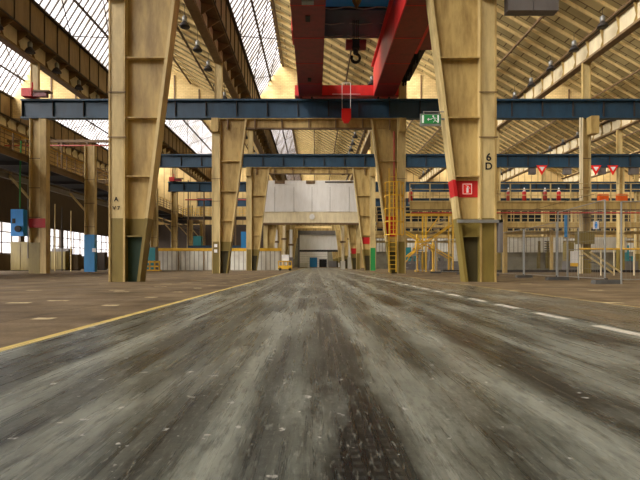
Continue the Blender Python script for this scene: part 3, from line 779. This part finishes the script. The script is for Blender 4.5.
# tanks / machine under the mezzanine, dim
for k, (n, z, lb, m) in enumerate(((2.25, 2.2, 'tall brown cabinet under the mezzanine nearest the window wall', 'brown_dark'), (2.75, 2.6, 'olive cabinet under the mezzanine behind the blue-footed column', 'olive'), (3.25, 2.3, 'dark cabinet under the mezzanine farther back', 'iron_grey'))):
    x = -25.5-k*.6
    t = thing('control_cabinet', lb, 'cabinet', (x, n*D, 0), 'cabinets under the mezzanine')
    MB().box(x-.9, x+.9, n*D, n*D+.8, .08, z).build('cabinet_body', m, t)
    for q in (-1, 1): MB().box(x+q*.45-.41, x+q*.45+.41, n*D-.03, n*D, .15, z-.1).build('door', m, t)
    MB().box(x-.9, x+.9, n*D+.05, n*D+.75, 0, .08).build('plinth', 'iron', t)
# thin uprights in front of the windows
for i, px in enumerate((50, 55, 62, 71)):
    n = 2.72; x = (px-315)*n*K
    tag(MB().tube([(x, n*D, 0), (x, n*D, 6.2-.3*i)], .05, 8).build('pipe_stand', 'beige_light' if i % 2 else 'iron', None), ['dark thin upright pipe before the windows nearest the banded column', 'pale thin upright pipe before the windows', 'dark thin upright pipe mid-way before the windows', 'pale thin upright pipe nearest the blue-footed column'][i], 'pipe')
for i, (px, n, h, lb, m) in enumerate(((4, 3.3, 2.0, 'dark tool cupboard below the window at the picture edge', 'brown_dark'), (58, 3.1, 1.9, 'olive work bench cupboard below the windows between banded and blue-footed columns', 'olive'), (71, 3.15, 1.6, 'brown work bench cupboard below the windows next to the blue-footed column', 'wall_brown'), (98, 3.4, 1.9, 'dark cupboard below the windows beside the nearest portal post', 'brown_dark'))):
    v = P(px, 265, n); t = thing('tool_cupboard', lb, 'cupboard', (v.x, v.y, 0), 'cupboards below the windows')
    MB().box(v.x-.75, v.x+.75, v.y, v.y+.7, .1, h).build('carcass', m, t)
    for q in (-1, 1): MB().box(v.x+q*.38-.35, v.x+q*.38+.35, v.y-.03, v.y, .18, h-.08).build('door', m, t)
    MB().box(v.x-.8, v.x+.8, v.y-.05, v.y+.72, h, h+.05).build('top', 'iron_grey', t); MB().box(v.x-.7, v.x+.7, v.y+.05, v.y+.65, 0, .1).build('plinth', 'iron', t)
# guard wall ------------------------------------------------
t = thing('guard_wall', 'low grey panel wall with yellow top rail behind the portal legs', 'barrier', (-10, 3.12*D, 0))
MB().box(-16.4, -3.4, 3.12*D, 3.12*D+.15, 0, 1.95).build('panel', 'corrugated', t)
MB().box(-16.4, -3.4, 3.12*D-.04, 3.12*D+.19, 1.95, 2.25).build('top_rail', 'yellow', t)
for k in range(6): MB().box(-16.4+k*2.58, -16.3+k*2.58, 3.12*D-.05, 3.12*D, 0, 1.95).build('batten', 'brown_panel', t)
# yellow barrier at left
t = thing('pallet_barrier', 'low yellow frame on the floor beside the nearest portal leg', 'barrier', (-14.5, 2.85*D, 0))
x0, x1 = (144-315)*2.85*K, (160-315)*2.85*K
MB().box(x0, x1, 2.85*D, 2.85*D+.1, .75, .92).build('rail', 'yellow', t); MB().box(x0, x1, 2.85*D, 2.85*D+.1, .35, .5).build('rail', 'yellow', t); MB().box(x0, x1, 2.85*D, 2.85*D+.5, 0, .12).build('base', 'yellow', t)
for q in range(4): xx = x0+(x1-x0-.1)*q/3; MB().box(xx, xx+.1, 2.85*D, 2.85*D+.1, .12, .95).build('upright', 'yellow', t)
t = thing('grey_cabinet', 'grey cabinet behind the yellow floor frame', 'cabinet', (-15.0, 2.98*D, 0))
x0, x1 = (146-315)*2.98*K, (156-315)*2.98*K
MB().box(x0, x1, 2.98*D, 2.98*D+.6, 0, 2.3).build('cabinet_body', 'iron_grey', t); MB().box(x0+.08, x1-.08, 2.98*D-.03, 2.98*D, .15, 2.2).build('door', 'teal', t)
t = thing('paper_notice', 'two small white notices on the inner flange foot of the nearest frame', 'notice', (-6, D+.6, 1))
bpy.data.objects.remove(t)
# machine with blue top behind guard wall
t = thing('conveyor_table', 'blue-topped machine bench behind the low panel wall', 'machine', (-13, 3.9*D, 0))
MB().box(-16, -9, 3.9*D, 3.9*D+1.5, 2.6, 3.0).build('table_top', 'steel_blue', t)
for q in range(4): MB().box(-15.8+q*2.2, -15.6+q*2.2, 3.9*D, 3.9*D+.2, 0, 2.6).build('leg', 'iron', t)
MB().box(-15.4, -14.4, 3.9*D+.2, 3.9*D+1.2, 3.0, 4.2).build('motor_housing', 'teal', t)
t = thing('blue_locker', 'bright blue locker between second and third portal legs', 'locker', (-10, 3.3*D, 0))
MB().box((241-315)*3.4*K, (247-315)*3.4*K, 3.4*D, 3.4*D+.5, 0, 4.2).build('locker_body', 'sky_blue', t)
MB().box((241.5-315)*3.4*K, (246.5-315)*3.4*K, 3.4*D-.03, 3.4*D, .2, 4.0).build('door', 'sky_blue', t)

# yellow machine near centre
t = thing('floor_truck', 'small yellow handling truck with white sack beside the lane', 'truck', ((285-315)*3*K, 3*D, 0))
x0, x1 = (278-315)*3*K, (292-315)*3*K
MB().box(x0, x1, 3*D, 3*D+.8, .15, .5).build('chassis', 'yellow', t)
for q in (0, .35, .7, 1): xx = x0+(x1-x0-.08)*q; MB().box(xx, xx+.08, 3*D, 3*D+.08, .5, .95).build('upright', 'yellow', t)
MB().box(x0, x1, 3*D, 3*D+.08, .85, .95).build('rail', 'yellow', t)
MB().box(x0+.35, x1-.3, 3*D+.1, 3*D+.7, .5, 1.55).build('sack', 'white', t)
for q in (x0+.2, x1-.2): MB().tube([(q, 3*D, .15), (q, 3*D+.12, .15)], .15, 14).build('wheel', 'black', t)

# ------------------------------------------------------------------ white cladding on the fourth frame
t = thing('cladding_panel', 'large off-white cladding panel hung across the fourth portal frame', 'panel', (-.4, 4*D-.3, 6))
ZP0, ZP1 = H+53*4*K, H+84*4*K
MB().box(-53.5*3.96*K, 46.5*3.96*K, 4*D-.35, 4*D-.15, ZP0, ZP1).build('sheet', 'white', t)
for px in (275, 294, 312, 330, 349): MB().box((px-315)*4*K-.02, (px-315)*4*K+.02, 4*D-.37, 4*D-.35, ZP0, ZP1-.8).build('joint', 'concrete', t)
for a, b in ((275, 285), (306, 315)): MB().box((a-315)*4*K, (b-315)*4*K, 4*D-.4, 4*D-.35, ZP1-.42, ZP1).build('vent', 'brown', t)
MB().box((325-315)*4*K, (357-315)*4*K, 4*D-.4, 4*D-.35, ZP1-.28, ZP1-.1).build('vent', 'brown_dark', t)
MB().box(-53*4*K+.2, 45*4*K, 4*D-.3, 4*D-.1, H+42*4*K, ZP0).build('lower_beam', 'beige_pale', t)
MB().box(-53*4*K, 46*4*K, 4*D-.36, 4*D-.05, H+41*4*K-.1, H+42*4*K).build('beam_flange', 'brown', t)
MB().tube([((312-315)*4*K, 4*D-.42, H+48*4*K), ((312-315)*4*K, 4*D-.3, H+48*4*K)], .35, 20).build('round_gauge', 'white', t)
MB().box(-6.0, 5.4, 4*D-.1, 4*D-.02, 9.5, 10.0).build('hanger_rail', 'beige', t)

# dark framed gate in the distance
n = 6.3; yg = n*D-1.2
t = thing('gate_machine', 'dark-framed gate with white shutter across the distant lane', 'gate', (0, yg, 0))
gx0, gx1, gz = (298-315)*n*K, (347-315)*n*K, H+34*n*K
MB().box(gx0, gx0+.35, yg, yg+.8, 0, gz).build('gate_post', 'iron_grey', t); MB().box(gx1-.35, gx1, yg, yg+.8, 0, gz).build('gate_post', 'iron_grey', t)
MB().box(gx0, gx1, yg, yg+.8, gz-.8, gz).build('lintel', 'iron_grey', t)
MB().box(gx0+.35, gx1-.35, yg+.3, yg+.4, H+15*n*K, gz-.8).build('shutter', 'white', t)
MB().box(gx0+.35, gx1-.35, yg+.2, yg+.45, H+13*n*K, H+15*n*K).build('shutter_rail', 'iron', t)
for q in range(5):
    x = gx0+.6+q*1.9
    t2 = thing('crate', ['white and blue crate under the gate beside its post', 'blue-grey crate under the gate', 'black crate in the middle of the gate', 'pale crate right of the black crate under the gate', 'white crate at the far gate post'][q], 'crate', (x, yg-1, 0), 'crates under the distant gate')
    m = ['cladding', 'sky_blue', 'black', 'iron_grey', 'white'][q]
    MB().box(x-.1, x+1.4, yg-1.6, yg-.4, .12, 1.0+.35*((q*7) % 4)).build('crate_box', m, t2); MB().box(x-.1, x+1.4, yg-1.6, yg-.4, 0, .12).build('pallet', 'brown_panel', t2)
# beige machine columns around gate
for i, px in enumerate((268, 276, 284, 291, 343, 350, 357)):
    n = 4.25; x = (px-315)*n*K
    t = thing('machine_post', ['pale machine post next to the fourth frame leg', 'pale machine post second from the fourth frame leg', 'third pale machine post from the fourth frame leg', 'pale machine post next to the gate opening', 'pale machine post just past the gate opening', 'middle pale machine post beyond the gate opening', 'pale machine post against the red-banded leg'][i], 'machine post', (x, n*D, 0), 'pale machine posts before the gate')
    MB().box(x-.18, x+.18, n*D, n*D+.4, 1.1, 5.9-.5*(i % 2)).build('post', 'white' if i % 2 else 'beige_pale', t)
    MB().box(x-.38, x+.38, n*D-.1, n*D+.5, 3.2+.4*(i % 3), 3.45+.4*(i % 3)).build('bracket', 'brown', t); MB().box(x-.3, x+.3, n*D-.1, n*D+.5, 0, 1.1+.5*(i % 2)).build('plinth', 'cladding' if i % 3 else 'iron_grey', t)

# ------------------------------------------------------------------ ladder cage on the second frame
t = thing('ladder_cage', 'yellow caged ladder on the right leg of the second frame', 'ladder', (5.0, 1.95*D, 2.4))
xa, xb = (385-315)*1.96*K, (403-315)*1.96*K; yq = 1.96*D
za, zb = H+30*1.96*K, H+82*1.96*K
for q in range(6):
    x = xa+(xb-xa)*q/5; MB().bar((x, yq-(.15 if q in (0, 5) else .5), za), (x, yq-(.15 if q in (0, 5) else .5), zb), .05).build('cage_bar', 'yellow', t)
for q in range(5):
    z = za+(zb-za)*q/4
    MB().tube([(xa, yq+.5, z), (xa, yq-.2, z), (xa+.25, yq-.5, z), (xb-.25, yq-.5, z), (xb, yq-.2, z), (xb, yq+.5, z)], .03, 6).build('hoop', 'yellow', t)
for x in (xa+.3, xa+.75): MB().bar((x, yq+.3, 0.1), (x, yq+.3, zb+1), .05).build('stile', 'yellow', t)
for q in range(22): MB().bar((xa+.3, yq+.3, .3+q*.28), (xa+.75, yq+.3, .3+q*.28), .03).build('rung', 'yellow', t)

# ------------------------------------------------------------------ yellow stair tower
t = thing('stair_tower', 'yellow cross-braced stair frame behind the temporary fence', 'stairs', (8, 2.4*D, 0))
n = 2.4
def pq(px, py, dy=0): v = P(px, py, n); return (v.x, v.y+dy, max(0.03, v.z))
for dy in (0, 1.2):
    for a, b in (((404, 230), (426, 243)), ((426, 243), (408, 257)), ((426, 243), (452, 225)), ((426, 243), (452, 258)), ((404, 214), (456, 214))):
        MB().bar(pq(*a, dy), pq(*b, dy), .09).build('brace', 'yellow', t)
    for px in (404, 426, 453): MB().bar(pq(px, 272, dy), pq(px, 213, dy), .09).build('post', 'yellow', t)
for q in range(12):
    v0 = P(408+q*3.2, 268-q*4.4, n); MB().box(v0.x, v0.x+.28, n*D+.1, n*D+1.1, v0.z, v0.z+.05).build('tread', 'iron_grey', t)
MB().bar((P(406, 262, n).x, n*D+.05, P(406, 262, n).z), (P(446, 207, n).x, n*D+.05, P(446, 207, n).z), .07).build('handrail', 'yellow', t)
for i, (px, w_, z_, m, lb) in enumerate(((417, .45, 3.1, 'yellow', 'yellow pump body inside the stair frame'), (433, .5, 2.6, 'orange', 'orange-yellow pump body inside the stair frame'))):
    v = P(px, 265, 2.55); tt = thing('pump', lb, 'pump', (v.x, v.y, 0))
    MB().lathe([(.2, 0), (.2, .1), (.09, .2), (.09, 1.6), (.18, 1.75), (.2, 2.2), (.1, z_-.3), (.05, z_)], (v.x, v.y, 0), 16).build('pump_body', 'yellow', tt, True)
    MB().tube([(v.x-.35, v.y, 1.9), (v.x+.35, v.y, 1.9)], .07, 10).build('pipe', m, tt)

# ------------------------------------------------------------------ right background buildings
t = thing('partition_screen', 'pale corrugated partition with grey plinth behind the galleries', 'partition', (25, 4.55*D, 0))
MB().box(9, XR-.5, 4.55*D, 4.55*D+.15, 2.5, 4.95).build('corrugated_sheet', 'corrugated', t)
MB().box(9, XR-.5, 4.55*D+.15, 4.55*D+.4, 0, 2.5).build('plinth', 'concrete', t)
k = 0
for q in range(9): MB().box(11+q*4.6, 11.5+q*4.6, 4.55*D-.1, 4.55*D+.15, 0, 2.3).build('stanchion', 'olive', t)
t = thing('kiosk', 'white panelled kiosk standing behind the temporary fence', 'kiosk', (11, 3.2*D, 0))
xk0, xk1 = (495-315)*3.3*K, (563-315)*3.3*K
MB().box(xk0, xk1, 3.3*D, 3.3*D+1.8, 1.9, 3.5).build('upper_panel', 'corrugated', t); MB().box(xk0+.1, xk1-.1, 3.3*D+.25, 3.3*D+1.7, 0, 1.9).build('lower_wall', 'concrete', t)
MB().box(xk0-.1, xk1+.1, 3.3*D-.1, 3.3*D+1.9, 3.5, 3.6).build('roof', 'beige_light', t)
for q in (.35, .42): MB().box(xk0+(xk1-xk0)*q*1.8, xk0+(xk1-xk0)*q*1.8+.25, 3.3*D-.05, 3.3*D+.3, .2, 3.1).build('stanchion', 'olive', t)
for q in range(5): MB().box(xk0+5.25, xk0+5.75, 3.3*D-.05, 3.3*D-.01, 2.0+q*.25, 2.1+q*.25).build('louvre', 'iron', t)
t = thing('kiosk', 'second pale kiosk near the picture edge behind the yellow handrail', 'kiosk', (29, 3.35*D, 0))
xk0, xk1 = (592-315)*3.3*K, (627-315)*3.3*K
MB().box(xk0, xk1, 3.3*D, 3.3*D+1.8, 1.9, 3.5).build('upper_panel', 'cladding', t); MB().box(xk0+.1, xk1-.1, 3.3*D+.25, 3.3*D+1.7, 0, 1.9).build('lower_wall', 'concrete', t)
# dark window bands with frames in the end wall
for i in range(20):
    x = 7.0+(i % 10)*4.6; z0, z1 = ((4.95, 7.25), (7.75, 10.3))[i//10]
    wn = B(x, x+4.4, YE-.08, YE, z0, z1).build('window_%d' % (wi+i), 'dark_glass'); struct(wn)
    fr = MB()
    for q in range(5): fr.box(x+q*1.1-.05, x+q*1.1+.05, YE-.16, YE-.08, z0, z1)
    for z in (z0, (z0+z1)/2, z1): fr.box(x, x+4.4, YE-.16, YE-.08, z-.07, z+.07)
    fr.build('window_frame', 'beige_light', wn)
# assorted machines between galleries (right)
mm = ['teal', 'iron_grey', 'cladding', 'steel_blue', 'white', 'olive', 'iron_grey', 'teal']
ml = ['teal machine tool by the stair frame', 'grey machine tool beyond the stair frame', 'pale machine tool seen past the numbered post', 'blue machine tool under the second gallery', 'white machine tool under the second gallery', 'olive machine tool beneath the single column gallery', 'grey machine tool far under the third gallery', 'teal machine tool far under the third gallery']
for i, (px, n) in enumerate(((412, 3.6), (438, 3.5), (462, 3.7), (520, 3.7), (548, 3.8), (575, 3.6), (600, 3.8), (630, 3.7))):
    v = P(px, 265, n); t = thing('machine_tool', ml[i], 'machine', (v.x, v.y, 0), 'machine tools under the galleries')
    MB().box(v.x-1, v.x+1, v.y, v.y+1, 0, 1.0).build('bed', 'iron_grey', t); MB().box(v.x-.9, v.x-.1, v.y, v.y+1, 1.0, 2.6+.3*(i % 3)).build('headstock', mm[i], t)
    MB().box(v.x+.3, v.x+.7, v.y+.1, v.y+.8, 1.0, 1.6).build('tailstock', mm[i], t); MB().tube([(v.x-.1, v.y+.4, 1.35), (v.x+.3, v.y+.4, 1.35)], .12, 10).build('spindle', 'galvanised', t)

# warning triangles under the third girder
for i, px in enumerate((542, 596, 613)):
    n = 2.98; v = P(px, 170, n); s_ = .52; y = v.y
    t = thing('warning_triangle', ['inverted red-white triangle alone under the third runway girder', 'inverted red-white triangle next to the single column', 'inverted red-white triangle close to the picture edge'][i], 'sign', (v.x, y, v.z), 'red and white triangles under the runway girder')
    MB().prism([(v.x-s_, v.z+.45), (v.x+s_, v.z+.45), (v.x, v.z-.5)], y, y+.06).build('border', 'signal_red', t)
    MB().prism([(v.x-s_*.5, v.z+.30), (v.x+s_*.5, v.z+.30), (v.x, v.z-.12)], y-.02, y).build('centre', 'pure_white', t)
    MB().tube([(v.x, y+.05, v.z+.4), (v.x, y+.42, 10.08)], .02, 6).build('hanger', 'iron', t)
for i, (px, ww) in enumerate(((533, .6), (568, .7), (603, .6), (635, .8))):
    v = P(px, 171, 3.005)
    t = thing('loudspeaker', ['grey box speaker left of the lone warning triangle', 'grey box speaker beside the single column', 'grey box speaker between two warning triangles', 'grey box speaker at the picture edge'][i], 'speaker', (v.x, v.y, v.z), 'grey boxes under the third girder')
    MB().box(v.x-ww/2, v.x+ww/2, v.y, v.y+.4, v.z-.3, v.z+.35).build('cabinet', 'iron_grey', t)
    MB().tube([(v.x, v.y+.2, v.z+.3), (v.x, v.y+.2, 10.05)], .03, 6).build('hanger', 'iron', t)
for i, px in enumerate((606, 625)):
    v = P(px, 195, 1.945)
    tag(MB().box(v.x-.3, v.x+.3, v.y+.2, v.y+.45, 4.58, 5.05).build('storage_bin', 'orange', None), ['orange bin on the nearest gallery next to the single column', 'orange bin on the nearest gallery at the picture edge'][i], 'bin', 'orange bins on the gallery')

for i, px in enumerate((412, 511, 527, 548, 562)):
    v = P(px, 195, 1.945); t = thing('gas_bottle', ['red and white bottle on the nearest gallery beside the second frame', 'red and white bottle on the nearest gallery next to the numbered post', 'second red and white bottle from the numbered post on the gallery', 'third red and white bottle from the numbered post on the gallery', 'red and white bottle on the gallery beside the single column'][i], 'bottle', (v.x, v.y+.4, 4.57), 'bottles on the nearest gallery')
    MB().lathe([(.13, 0), (.13, .55), (.10, .66), (.04, .72)], (v.x, v.y+.4, 4.57), 12).build('bottle_body', 'pipe_red' if i % 2 else 'crane_red', t, True)
    MB().lathe([(.11, .62), (.05, .74), (.04, .86), (.0, .88)], (v.x, v.y+.4, 4.59), 12).build('cap', 'pure_white', t, True)
# ------------------------------------------------------------------ temporary fencing
def fence_panel(a, b, z0=.15, z1=2.1, label='', lean=0):
    a = Vector((a[0], a[1], 0)); b = Vector((b[0], b[1], 0)); L_ = (b-a).length; d = (b-a)/L_
    t = thing('mesh_fence', label, 'fence', a, 'temporary mesh fence panels')
    up = Vector((0, 0, 1))
    for p in (a, b): MB().tube([p+up*.02, p+up*z1], .024, 8).build('upright', 'galvanised', t)
    MB().tube([a+up*z1, b+up*z1], .013, 8).build('top_rail', 'galvanised', t); MB().tube([a+up*z0, b+up*z0], .013, 8).build('bottom_rail', 'galvanised', t)
    m = MB(); n = int(L_/.11)
    for k in range(1, n): p = a+d*(L_*k/n); m.bar(p+up*z0, p+up*z1, .004)
    for k in range(1, 8): z = z0+(z1-z0)*k/8; m.bar(a+up*z, b+up*z, .004)
    m.build('wire_mesh', 'galvanised', t)
def fence_foot(x, y, label, s=1.0):
    t = thing('fence_block', label, 'fence foot', (x, y, 0), 'dark fence feet')
    MB().prism([(x-.38*s, .0), (x+.38*s, 0), (x+.36*s, .12*s), (x-.36*s, .12*s)], y-.12*s, y+.12*s).build('block', 'concrete_dark', t)
    MB().tube([(x, y, .12*s), (x, y, .17*s)], .045, 10).build('socket', 'iron', t)
pts = [(8.45, .9*D), (8.75, 1.12*D), (9.1, 1.35*D), (9.0, 1.58*D), (8.6, 1.80*D), (7.9, 2.03*D), (7.4, 2.27*D)]
LB = ['nearest mesh fence panel at the yellow handrail', 'second mesh fence panel, next to the post with the blue strip', 'mesh fence panel behind the numbered post', 'mesh fence panel just past the numbered post', 'mesh fence panel before the stair frame', 'farthest mesh fence panel, at the foot of the stair frame']
for i in range(len(pts)-1):
    a, b = pts[i], pts[i+1]; e = .035
    fence_panel((a[0], a[1]+.05), (b[0], b[1]-.05), label=LB[i], z1=2.45 if i == 0 else 2.1)
    fence_foot(a[0], a[1], ['dark fence foot nearest the camera', 'dark fence foot under the post with the blue strip', 'fence foot just behind the numbered post', 'fence foot beside the numbered post', 'dark fence foot before the stair frame', 'farthest dark fence foot, at the stair frame'][i], 1.0 if i < 2 else .9)
fence_panel((8.5, .86*D), (11.6, .80*D), label='mesh fence panel turning off beyond the picture edge', z1=2.3)
x, yv = 8.62, 1.06*D
t = thing('barrier_post', 'grey post with blue strip and white notice at the fence', 'post', (x, yv, 0))
xx = (567.5-315)*1.12*K
MB().tube([(xx, 1.12*D, 0), (xx, 1.12*D, 2.35)], .035, 8).build('pole', 'galvanised', t)
MB().box(xx-.10, xx-.03, 1.12*D-.04, 1.12*D+.04, 1.55, 2.35).build('blue_strip', 'sky_blue', t)
MB().box(xx+.1, xx+.38, 1.12*D-.02, 1.12*D, .62, 1.05).build('notice', 'white', t); MB().box(xx+.1, xx+.38, 1.12*D-.02, 1.12*D, .5, .62).build('notice_foot', 'yellow', t)
MB().tube([(xx, 1.12*D, 1.1), (xx+.4, 1.12*D, 1.1)], .015, 6).build('arm', 'galvanised', t); MB().tube([(xx+.4, 1.12*D, 0), (xx+.4, 1.12*D, 1.9)], .025, 8).build('pole', 'galvanised', t)
# small white sign with blue figure
v = P(596, 225, 1.5); t = thing('safety_sign', 'small white sign with blue figure hanging on the nearest fence side', 'sign', v)
MB().box(v.x-.13, v.x+.13, v.y, v.y+.02, v.z-.2, v.z+.2).build('board', 'pure_white', t)
f = MB(); f.box(v.x-.04, v.x+.04, v.y-.008, v.y, v.z+.08, v.z+.15); f.box(v.x-.06, v.x+.06, v.y-.008, v.y, v.z-.05, v.z+.07); f.box(v.x-.05, v.x-.01, v.y-.008, v.y, v.z-.16, v.z-.05); f.box(v.x+.01, v.x+.05, v.y-.008, v.y, v.z-.16, v.z-.05); f.build('pictogram', 'bright_blue', t)
MB().tube([(v.x, v.y+.01, v.z+.2), (v.x, v.y+.01, 4.0), (v.x, 1.94*D-.05, 4.0)], .01, 6).build('hanger', 'iron', t)

# yellow handrail / stair at the right
n = 1.62
t = thing('stair_handrail', 'yellow stair handrail with beige posts beside the fence', 'handrail', (P(578, 265, n).x, n*D, 0))
a = P(578, 249, n); b = P(660, 249, n)
MB().tube([a, b], .05, 8).build('top_rail', 'yellow', t)
for px in (578, 601, 614, 634, 655): v = P(px, 249, n); MB().tube([(v.x, v.y, 0), (v.x, v.y, v.z)], .035, 8).build('post', 'beige_pale', t)
for (a, b) in (((582, 252), (613, 273)), ((590, 252), (622, 273))): MB().bar(P(*a, n), P(*b, n), .08).build('stringer', 'beige_light', t)
for q in range(6): v = P(586+q*5.6, 256+q*3.5, n); MB().box(v.x, v.x+.25, v.y+.05, v.y+.8, v.z, v.z+.04).build('tread', 'iron_grey', t)
# low dark kerb along the right aisle
tag(MB().box(9.5, 40, 2.32*D, 2.32*D+.4, 0, .18).build('kerb_rail', 'iron', None), 'low dark kerb rail on the floor behind the fence', 'kerb')
tag(MB().box(9.5, 48, 2.65*D, 2.65*D+.2, .35, .5).build('guard_rail', 'brown_dark', None), 'low brown guard rail behind the dark kerb rail', 'rail') if False else None
